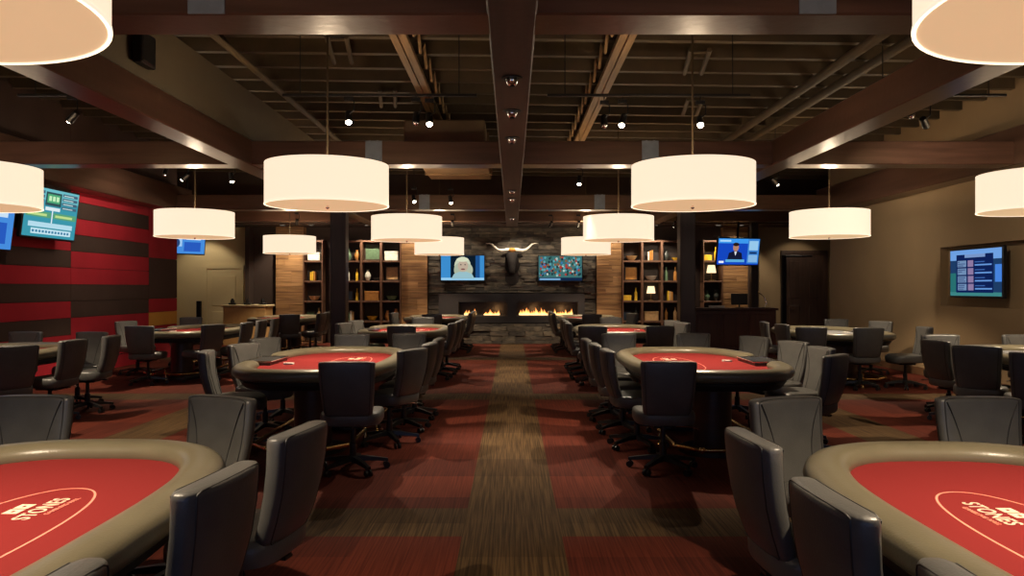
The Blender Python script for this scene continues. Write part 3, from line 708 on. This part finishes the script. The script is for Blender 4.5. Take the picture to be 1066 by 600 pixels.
def p_woman(R, E, put):
    R(0, 0, 1, 1, (60, 140, 205)); R(.22, .06, .82, 1, (12, 26, 40)); R(0, 0, 1, .1, (150, 205, 240)); R(.80, .1, .9, 1, (30, 80, 140))
    E(.50, .6, .19, .36, (196, 205, 180)); E(.42, .42, .12, .28, (170, 182, 160)); E(.62, .42, .12, .26, (178, 188, 165))
    put([(.24, .06), (.3, .25), (.42, .34), (.6, .34), (.72, .25), (.78, .06)], (150, 190, 200))
    E(.51, .58, .12, .24, (190, 170, 150)); E(.51, .45, .05, .03, (120, 70, 70)); E(.46, .63, .02, .02, (40, 40, 50)); E(.56, .63, .02, .02, (40, 40, 50)); E(.5, .84, .14, .09, (215, 220, 190))
def p_crowd(R, E, put):
    R(0, 0, 1, 1, (60, 110, 110)); rr = random.Random(3)
    for k in range(150):
        x, y = rr.random()*.94+.03, rr.random()*.75+.2
        E(x, y, .025, .05, rr.choice([(60, 120, 170), (180, 200, 190), (140, 90, 60), (40, 80, 70), (90, 160, 170), (170, 60, 50), (30, 50, 60)]))
    R(0, 0, 1, .12, (20, 40, 70)); R(.02, .02, .5, .09, (120, 170, 210))
def p_news(R, E, put):
    R(0, 0, 1, 1, (20, 70, 190)); R(0, .82, 1, 1, (60, 150, 235)); R(.72, .05, 1, 1, (60, 130, 210)); R(.75, .56, .97, .92, (150, 200, 235)); R(.75, .1, .97, .38, (130, 180, 225)); R(.77, .42, .95, .5, (20, 50, 100))
    put([(.24, .2), (.27, .45), (.38, .52), (.48, .52), (.58, .45), (.61, .2)], (20, 24, 50)); E(.43, .66, .07, .15, (180, 130, 105)); E(.43, .78, .075, .07, (40, 26, 22)); put([(.40, .5), (.43, .34), (.46, .5)], (220, 225, 235))
    R(.2, .1, .66, .2, (90, 170, 220)); R(.04, .06, .16, .14, (230, 240, 250)); R(.03, .88, .3, .95, (170, 215, 245))
def p_board(R, E, put):
    R(0, 0, 1, 1, (30, 60, 100)); R(0, .78, 1, 1, (110, 160, 225)); R(0, 0, .12, .5, (40, 110, 110)); R(.88, .3, 1, .66, (70, 130, 220)); R(0, 0, 1, .08, (60, 130, 130))
    R(.13, .07, .85, .9, (14, 32, 84)); R(.3, .83, .7, .9, (120, 150, 200))
    rr = random.Random(5)
    for k in range(4):
        y = .12+k*.17
        R(.16, y, .34, y+.14, (110, 140, 180)); R(.37, y, .48, y+.14, (140, 120, 160))
        for q in range(3): R(.17, y+.02+q*.04, .17+.14*rr.random()+.02, y+.035+q*.04, (40, 60, 110))
        R(.51, y+.02, .83, y+.05, (100, 150, 220)); R(.51, y+.09, .7, y+.11, (60, 100, 170))
def p_tourney(R, E, put):
    R(0, 0, 1, 1, (60, 150, 170)); R(0, .76, 1, 1, (110, 190, 200))
    for (x0, x1) in ((.03, .33), (.67, .97)):
        for k in range(4): R(x0, .62+k*.09, x1, .68+k*.09, (70, 100, 120)); R(x0+.02, .635+k*.09, x1-.08, .655+k*.09, (190, 220, 220))
    R(.35, .66, .65, .94, (50, 80, 84)); R(.38, .72, .62, .9, (80, 170, 120)); 
    for k in range(3): R(.41+k*.07, .76, .46+k*.07, .86, (200, 240, 190))
    R(.36, .56, .64, .63, (220, 235, 240)); R(.02, .4, .48, .52, (90, 160, 120)); R(.52, .4, .98, .52, (90, 160, 120)); R(.05, .43, .4, .48, (190, 220, 140)); R(.56, .43, .9, .48, (190, 220, 140))
    R(.49, .3, .51, .56, (230, 240, 245))
    R(.08, .2, .92, .3, (180, 220, 235)); R(.14, .06, .9, .17, (200, 230, 240)); 
    for k in range(12): R(.16+k*.06, .09, .2+k*.06, .14, (60, 130, 170))
def p_blue(R, E, put):
    R(0, 0, 1, 1, (70, 140, 220)); R(.1, .3, .45, .9, (160, 200, 240)); R(.5, .1, .9, .5, (40, 90, 190)); R(.55, .6, .9, .8, (200, 225, 245)); E(.3, .45, .1, .2, (40, 70, 120))
tv('flat television of a blonde woman left of the longhorn head', 1.16, .66, (-1.33, 20.42, 2.03), 0, 0, p_woman)
tv('flat television of a crowd scene right of the longhorn head', 1.16, .66, (1.30, 20.42, 2.02), 0, 0, p_crowd)
tv('blue television of a newsreader above the reception desk', 1.12, .64, (5.55, 18.6, 2.38), math.radians(14), math.radians(10), p_news, mount=(5.7, 19.1, ZB+.03))
tv('television with a listings board in the beige wall niche', 1.26, .70, (XR-.06, 11.38, 1.72), math.radians(-90), 0, p_board)
tv('teal tournament-clock television on the red striped wall', 1.32, .74, (XL+.33, 11.66, 2.63), math.radians(90), math.radians(7), p_tourney, armlen=.25)
tv('blue television cut by left edge on the striped wall', 1.32, .74, (XL+.33, 10.1, 2.40), math.radians(90), math.radians(7), p_blue, armlen=.25)
tv('small distant blue television below the lamp by striped wall end', 1.0, .54, (-7.6, 17.6, 2.56), math.radians(50), math.radians(8), p_blue, mount=(-7.6, 17.9, 4.78))

# ------------------------------------------------------------------ fireplace wall
def stone_courses(mb, x0, x1, z0, z1, y, seed, ch=.085):
    rr = random.Random(seed); z = z0
    while z < z1-.02:
        h = min(ch*rr.uniform(.7, 1.5), z1-z); x = x0
        while x < x1-.01:
            l = min(rr.uniform(.18, .6), x1-x)
            if x1-x-l < .1: l = x1-x
            mb.bbox(x+.002, x+l-.002, y-rr.uniform(.02, .085), y+.02, z+.002, z+h-.002, .006, rr.choice((0, 0, 1, 2)))
            x += l
        z += h
SM = [M['stone'], M['stone2'], M['stone3']]
YF = 20.6
mb = MB(); mb.box(-2.28, 2.28, YF, YB, 0, 3.15, 2)
stone_courses(mb, -2.28, 2.28, 1.36, 3.14, YF, 1); stone_courses(mb, -2.28, -1.95, 0, 1.36, YF, 2); stone_courses(mb, 1.93, 2.28, 0, 1.36, YF, 4)
struct(mb, 'wall_fireplace_stone', SM)
# stone hearth plinth below the firebox
mb = MB(); mb.box(-1.93, 1.91, 20.2, YF, 0, .55, 2); stone_courses(mb, -1.93, 1.91, 0, .55, 20.2, 3, .10)
struct(mb, 'wall_plinth_stone', SM)
t = thing('linear_fireplace', 'long low black double fireplace with small orange flames', 'fireplace', (0, YF, .56))
mb = MB()
mb.box(-1.95, 1.93, -.44, -.02, 0, .17); mb.box(-1.95, 1.93, -.44, -.02, .56, .78); mb.box(-1.95, -1.42, -.44, -.02, .17, .56); mb.box(-.12, .12, -.44, -.02, .17, .56); mb.box(1.75, 1.93, -.44, -.02, .17, .56); mb.box(-1.42, 1.75, -.06, -.02, .17, .56)
mb.build('surround', M['fireblack'], t)
for x0, x1 in ((-1.42, -.12), (.12, 1.75)):
    mb = MB(); mb.box(x0, x1, -.36, -.12, .17, .20, 0); bn = mb.build('burner_bed', M['media'], t)
def flame_mat():
    m = bpy.data.materials.new('flame'); m.use_nodes = True; nt = m.node_tree; nt.nodes.remove(nt.nodes['Principled BSDF'])
    e = nt.nodes.new('ShaderNodeEmission'); tc = nt.nodes.new('ShaderNodeTexCoord'); sp = nt.nodes.new('ShaderNodeSeparateXYZ'); r = nt.nodes.new('ShaderNodeValToRGB')
    nt.links.new(tc.outputs['Generated'], sp.inputs[0]); nt.links.new(sp.outputs[2], r.inputs[0]); nt.links.new(r.outputs[0], e.inputs[0]); e.inputs[1].default_value = 2.2
    r.color_ramp.elements[0].color = (1, .72, .32, 1); r.color_ramp.elements[1].color = (.5, .10, .02, 1); r.color_ramp.elements.new(.45).color = (1, .42, .10, 1)
    nt.links.new(e.outputs[0], nt.nodes['Material Output'].inputs[0]); return m
FM = flame_mat(); rr = random.Random(11)
for (x0, x1, k) in ((-1.28, -.95, 4), (-.74, -.34, 6), (.20, .98, 11), (1.12, 1.62, 7)):
    for q in range(k):
        x = x0+(x1-x0)*(q+.5)/k; h = rr.uniform(.08, .21); w_ = rr.uniform(.035, .055); sw = rr.uniform(-.03, .03)
        mb = MB(); mb.rings([[(x+sw*(z*z)+w_*s_*math.cos(2*PI*j/8), -.24+.03*s_*math.sin(2*PI*j/8), .20+h*z) for j in range(8)] for z, s_ in ((0, .8), (.15, 1.1), (.35, .9), (.6, .5), (.85, .18), (1, .02))])
        mb.build('flame', FM, t, 80)
for x in (-.4, .6, 1.35):
    point(t, (x, -.30, .36), 3.0, (1, .5, .18), .05)

# mounted longhorn head
t = thing('longhorn_head_mount', 'dark longhorn steer head with wide pale horns above fireplace', 'mounted animal head', (0, YF, 2.1))
mb = MB(); st = []
path = [((0, -.0, .0), .20, .26), ((0, -.10, .02), .20, .27), ((0, -.22, .10), .185, .24), ((0, -.34, .22), .17, .20), ((0, -.44, .26), .155, .165), ((0, -.54, .16), .135, .14), ((0, -.61, .02), .105, .115), ((0, -.66, -.12), .085, .10), ((0, -.69, -.20), .088, .085), ((0, -.71, -.25), .055, .05)]
R = []
for i, (c, hw, hh) in enumerate(path):
    a = Vector(path[max(i-1, 0)][0]); b = Vector(path[min(i+1, len(path)-1)][0]); tn = (b-a).normalized(); up = Vector((1, 0, 0)).cross(tn).normalized()
    R.append([tuple(Vector(c)+Vector((1, 0, 0))*hw*math.cos(2*PI*j/20)+up*hh*math.sin(2*PI*j/20)*(1 if math.sin(2*PI*j/20) > 0 else .85)) for j in range(20)])
mb.rings(R); mb.rings([[(x*.9, y, z) for x, y, z in r] for r in [[(.2*math.cos(2*PI*j/16), -.02-.05*k, -.1-.16*k+.12*math.sin(2*PI*j/16)) for j in range(16)] for k in (0, .8, 1.4, 1.9)]])
mb.build('head', M['hide'], t, 70)
for sx in (-1, 1):
    mb = MB(); mb.tube([(sx*x, -.44, z) for x, z in ((.06, .40), (.16, .40), (.28, .385), (.38, .41), (.46, .48), (.53, .55), (.60, .575), (.70, .57))], [.05, .046, .04, .034, .028, .021, .014, .004], 12); mb.build('horn', M['horn'], t, 70)
    mb = MB(); R = []
    for k, (d, wd) in enumerate(((.1, .03), (.17, .05), (.24, .045), (.30, .01))):
        R.append([(sx*d, -.40+wd*.4*math.sin(2*PI*j/10), .27-.2*(d-.1)+wd*math.cos(2*PI*j/10)) for j in range(10)])
    mb.rings(R); mb.build('ear', M['hide'], t, 70)
    mb = MB(); mb.sphere((sx*.13, -.52, .21), .022, 10); mb.build('eye', M['plastic'], t, 80)
mb = MB(); mb.sphere((0, -.46, .39), (.10, .09, .07)); mb.build('forelock', M['tuft'], t, 80)
mb = MB(); mb.sphere((0, -.625, .06), (.04, .03, .07), 12); mb.build('blaze', M['horn'], t, 80)

# plank pillars
def plank_pillar(x0, x1, name, seed):
    mb = MB(); rr = random.Random(seed); z = 0
    mb.box(x0+.01, x1-.01, YF-.14, YB, 0, 3.14)
    while z < 3.13:
        h = min(.15, 3.14-z); sp = rr.choice((None, x0+(x1-x0)*rr.uniform(.3, .7)))
        for a, b in (((x0, x1),) if sp is None else ((x0, sp), (sp, x1))):
            mb.bbox(a+.001, b-.001, YF-.17-rr.uniform(0, .012), YF-.13, z+.002, z+h-.002, .004, rr.choice((0, 1)))
        z += h
    struct(mb, name, [M['plank'], M['plank2']])
plank_pillar(-2.98, -2.28, 'wall_plank_inner_left', 1); plank_pillar(2.28, 2.95, 'wall_plank_inner_right', 2)
plank_pillar(-6.36, -5.6, 'wall_plank_outer_left', 3); plank_pillar(5.68, 6.35, 'wall_plank_outer_right', 4)

# ------------------------------------------------------------------ bookcases and their contents
def bookcase(name_lab, x0, cols, pitch=.53):
    t = thing('bookcase', name_lab, 'bookcase', (x0, YB, 0))
    W = cols*pitch; mb = MB()
    mb.box(0, W, -.03, 0, 0, 2.78); mb.build('back_panel', M['shelfback'], t)
    for k in range(cols+1):
        mb = MB(); mb.bbox(max(0, k*pitch-.03), min(W, k*pitch+.03), -.38, -.03, 0, 2.78, .004); mb.build('upright', M['shelfwood'], t)
    for r in range(6):
        z = .02+r*.54 if r else .0
        mb = MB(); mb.bbox(0, W, -.365, -.03, z, z+.05, .004); mb.build('shelf', M['shelfwood'], t)
    return t
cases = [('three-bay walnut bookcase right of the left column', -4.57, 3, 'left bookcase'), ('narrow walnut bookcase left of the left column', -5.6, 1, 'narrow far left bookcase'),
         ('three-bay walnut bookcase left of the right column', 2.96, 3, 'right bookcase'), ('narrow walnut bookcase right of the right column', 5.12, 1, 'narrow far right bookcase')]
DC = {}
def dm(c, rough=.5):
    if c not in DC: DC[c] = mat('decor_%d' % len(DC), lin(*c), rough, noise=((14, 14, 14), .15))
    return DC[c]
def decor(kind, x, z, c, s, label, rng):
    y = YB-.2
    if kind == 'vase':
        mb = MB(); h = .30*s; mb.lathe([(.04*s, 0), (.08*s, h*.25), (.09*s, h*.45), (.05*s, h*.75), (.03*s, h*.88), (.045*s, h)], n=18); o = mb.build('vase', dm(c, .25), None, 60)
    elif kind == 'bottle':
        mb = MB(); h = .34*s; mb.lathe([(.04*s, 0), (.042*s, h*.6), (.016*s, h*.75), (.016*s, h*.95), (.02*s, h)], n=14); o = mb.build('bottle', dm(c, .2), None, 60)
    elif kind == 'box':
        mb = MB(); mb.bbox(-.15*s, .15*s, -.09, .09, 0, .19*s, .01); mb.bbox(-.155*s, .155*s, -.095, .095, .15*s, .2*s, .008); o = mb.build('keepsake_box', dm(c), None)
    elif kind == 'bowl':
        mb = MB(); mb.lathe([(.05*s, 0), (.09*s, .03), (.14*s, .11*s), (.13*s, .11*s), (.08*s, .035), (.001, .03)], n=20, cap=False); o = mb.build('bowl', dm(c, .3), None, 60)
    elif kind == 'frame':
        mb = MB(); mb.bbox(-.17*s, .17*s, .05, .075, 0, .36*s, .006); o = mb.build('picture_frame', dm((60, 44, 30)), None)
        mb = MB(); mb.box(-.14*s, .14*s, .046, .05, .03*s, .33*s); mb.build('picture', dm(c, .6), o)
    elif kind == 'lamp':
        mb = MB(); mb.lathe([(.06*s, 0), (.06*s, .015), (.012, .02), (.012, .22*s)], n=16); o = mb.build('table_lamp', dm((120, 90, 40), .3), None, 50)
        mb = MB(); mb.lathe([(.11*s, .18*s), (.08*s, .36*s)], n=20, cap=False); mb.build('lamp_shade', EM.setdefault('lampshade', emis('small_shade_glow', (1, .72, .4), 1.6)), o, 50)
    else:
        mb = MB(); mb.bbox(-.02, .02, -.09, .08, 0, .25*s, .004); o = mb.build('book', dm(c), None)
    o.location = (x, y, z+.001); o['label'] = label; o['category'] = {'vase': 'vase', 'bottle': 'bottle', 'box': 'box', 'bowl': 'bowl', 'frame': 'picture', 'lamp': 'lamp', 'book': 'book'}[kind]
    o['group'] = 'ornaments in the walnut bookcases'; return o
CN = {(235, 190, 60): 'yellow', (225, 222, 205): 'white', (176, 120, 60): 'tan', (70, 90, 110): 'slate blue', (120, 44, 34): 'dark red', (60, 62, 58): 'charcoal', (96, 120, 92): 'sage green', (200, 160, 110): 'light brown'}
CL = list(CN)
rng = random.Random(21); ROW = ['top', 'second', 'third', 'fourth']
for lab, x0, cols, nm in cases:
    bookcase(lab, x0, cols)
    for c in range(cols):
        for r in range(4):
            z = .02+(4-r)*.54+.05; xc = x0+(c+.5)*.53
            kinds = rng.choice((('frame',), ('box',), ('vase', 'vase'), ('bottle', 'bottle'), ('lamp',), ('bowl',), ('vase', 'bowl'), ('box', 'bottle'), ('frame', 'bottle'), ('book', 'book', 'book')))
            bay = '%s shelf of %s' % (ROW[r], nm) if cols == 1 else '%s shelf, %s bay of %s' % (ROW[r], ('left', 'middle', 'right')[c], nm)
            for q, kd in enumerate(kinds):
                cc = rng.choice(CL+CL[:3]*2+[CL[7]]); s_ = rng.uniform(1.05, 1.3)
                off = (0,) if len(kinds) == 1 else (-.12, .12) if len(kinds) == 2 else (-.08, -.03, .02)
                pos = '' if len(kinds) == 1 else ('left ', 'right ')[q] if len(kinds) == 2 else ('left ', 'middle ', 'right ')[q]
                nmk = {'frame': 'picture in brown frame', 'lamp': 'glowing little table lamp', 'box': 'keepsake box'}.get(kd, kd)
                lbl = ('%s%s %s on %s' % (pos, CN[cc], nmk, bay)) if kd != 'lamp' else '%s%s on %s' % (pos, nmk, bay)
                decor(kd, xc+off[q], z, cc, s_*((.6 if kd in ('box', 'bowl', 'frame') else .85) if len(kinds) > 1 else 1), lbl, rng)

# ------------------------------------------------------------------ reception desk and left counter
t = thing('reception_desk', 'dark mahogany reception desk below the blue newsreader television', 'desk', (5.1, 17.6, 0))
mb = MB(); mb.bbox(-.93, .93, -.28, .28, .08, .98, .01)
for k in range(3): mb.bbox(-.88+k*.6, -.32+k*.6, -.30, -.27, .16, .90, .012)
mb.build('cabinet', M['deskwood'], t)
mb = MB(); mb.bbox(-.97, .97, -.34, .32, .98, 1.03, .012); mb.build('counter_top', M['deskwood'], t)
mb = MB(); mb.box(-.9, .9, -.25, .25, 0, .08); mb.build('toe_kick', M['black'], t)
t = thing('computer_monitor', 'small black monitor seen from behind on reception desk', 'monitor', (5.27, 17.6, 1.031))
mb = MB(); mb.bbox(-.19, .19, -.02, .02, .07, .33, .01); mb.build('display', M['bez'], t)
mb = MB(); mb.lathe([(.09, 0), (.09, .01), (.02, .015), (.02, .12)], n=14); mb.build('stand', M['bez'], t, 40)
t = thing('desk_lamp', 'thin bent silver desk lamp at right end of reception desk', 'desk lamp', (5.85, 17.6, 1.031))
mb = MB(); mb.lathe([(.06, 0), (.06, .012)], n=14); mb.build('base', M['chrome'], t); mb = MB(); mb.tube([(0, 0, 0), (.05, 0, .12), (-.02, 0, .28), (-.14, 0, .36)], .01, 8); mb.build('arm', M['chrome'], t, 50)
mb = MB(); mb.bbox(-.16, .16, -.1, .1, 0, .05, .006); o = mb.build('paper_stack', M['card']); o.location = (4.75, 17.62, 1.031); tag(o, 'low white paper stack left of monitor on reception desk', 'paper')
mb = MB(); mb.box(-.01, .01, 0, .01, 0, .01) if False else None
t = thing('service_counter', 'pale tan service counter behind the tables at far left', 'counter', (-6.95, 20.0, 0))
mb = MB(); mb.bbox(-.55, .55, -.3, .3, 0, 1.0, .01); mb.build('body', M['tancounter'], t)
mb = MB(); mb.bbox(-.6, .6, -.35, .35, 1.0, 1.05, .01); mb.build('counter_top', M['cream'], t)
for k, x in enumerate((-.4, .0, .4)):
    mb = MB(); mb.lathe([(.05, 0), (.055, .1), (.03, .14), (.03, .16)], n=12); mb.bbox(-.09, .09, -.05, .05, 0, .05, .01); o = mb.build('counter_device', M['black'], None, 40)
    o.location = (-6.95+x, 19.95, 1.051); tag(o, ('left', 'middle', 'right')[k] + ' small black device on the tan service counter', 'device', 'black devices on the tan counter')
mb = MB(); mb.bbox(-.06, .06, -.04, .04, 0, 1.15, .01); o = mb.build('black_post', M['black']); o.location = (-8.55+.3, 20.0, 0); mb = None
tag(o, 'slim black freestanding post before the cream wall', 'post')
# pole carrying the newsreader television side, wall lamp arm by the dark door
mb = MB(); mb.bbox(-.09, .09, -.09, .09, 0, 3.15, .01); o = mb.build('post', M['column']); o.location = (6.15, 19.3, 0); tag(o, 'dark slender post behind reception desk under newsreader television', 'post')
mb = MB(); mb.bbox(-.06, .06, -.06, .06, 0, 2.35, .01); mb.bbox(0, .75, -.02, .02, 2.3, 2.35, .006); o = mb.build('bracket_post', M['black'], None); o.location = (7.12, 19.9, 0); tag(o, 'black post with horizontal arm in front of the dark door', 'post')

# added fill cans in the rear soffit, brightening bookcases, planks, stone and alcoves
cans = [(-3.8, 120, 'above the three-bay left bookcase'), (-5.25, 70, 'above the narrow far left bookcase'), (3.75, 120, 'above the three-bay right bookcase'), (5.4, 70, 'above the narrow far right bookcase'),
        (-2.62, 60, 'above the inner left plank pillar'), (2.62, 60, 'above the inner right plank pillar'), (-6.0, 95, 'above the outer left plank pillar'), (6.0, 95, 'above the outer right plank pillar'),
        (0, 60, 'above the longhorn head'), (-8.3, 40, 'above the cream wall alcove'), (7.7, 22, 'above the dark door alcove')]
for k, (x, p, lab) in enumerate(cans):
    t = thing('added_fill_can', 'added fill can light in the rear soffit ' + lab, 'ceiling light', (x, 19.85, 3.13), 0, 'added fill cans in the rear soffit')
    mb = MB(); mb.lathe([(.08, .02), (.08, 0), (.06, 0), (.06, .012)], n=20, cap=False); mb.build('can', M['black'], t, 40)
    mb = MB(); mb.lathe([(.058, .010), (.058, .014)], n=16); mb.build('lens', M['lens'], t)
    spot(t, (0, 0, -.02), p, 95, aim=(0, .9, -2.2), col=TRACKC, soft=.03, blend=.5)
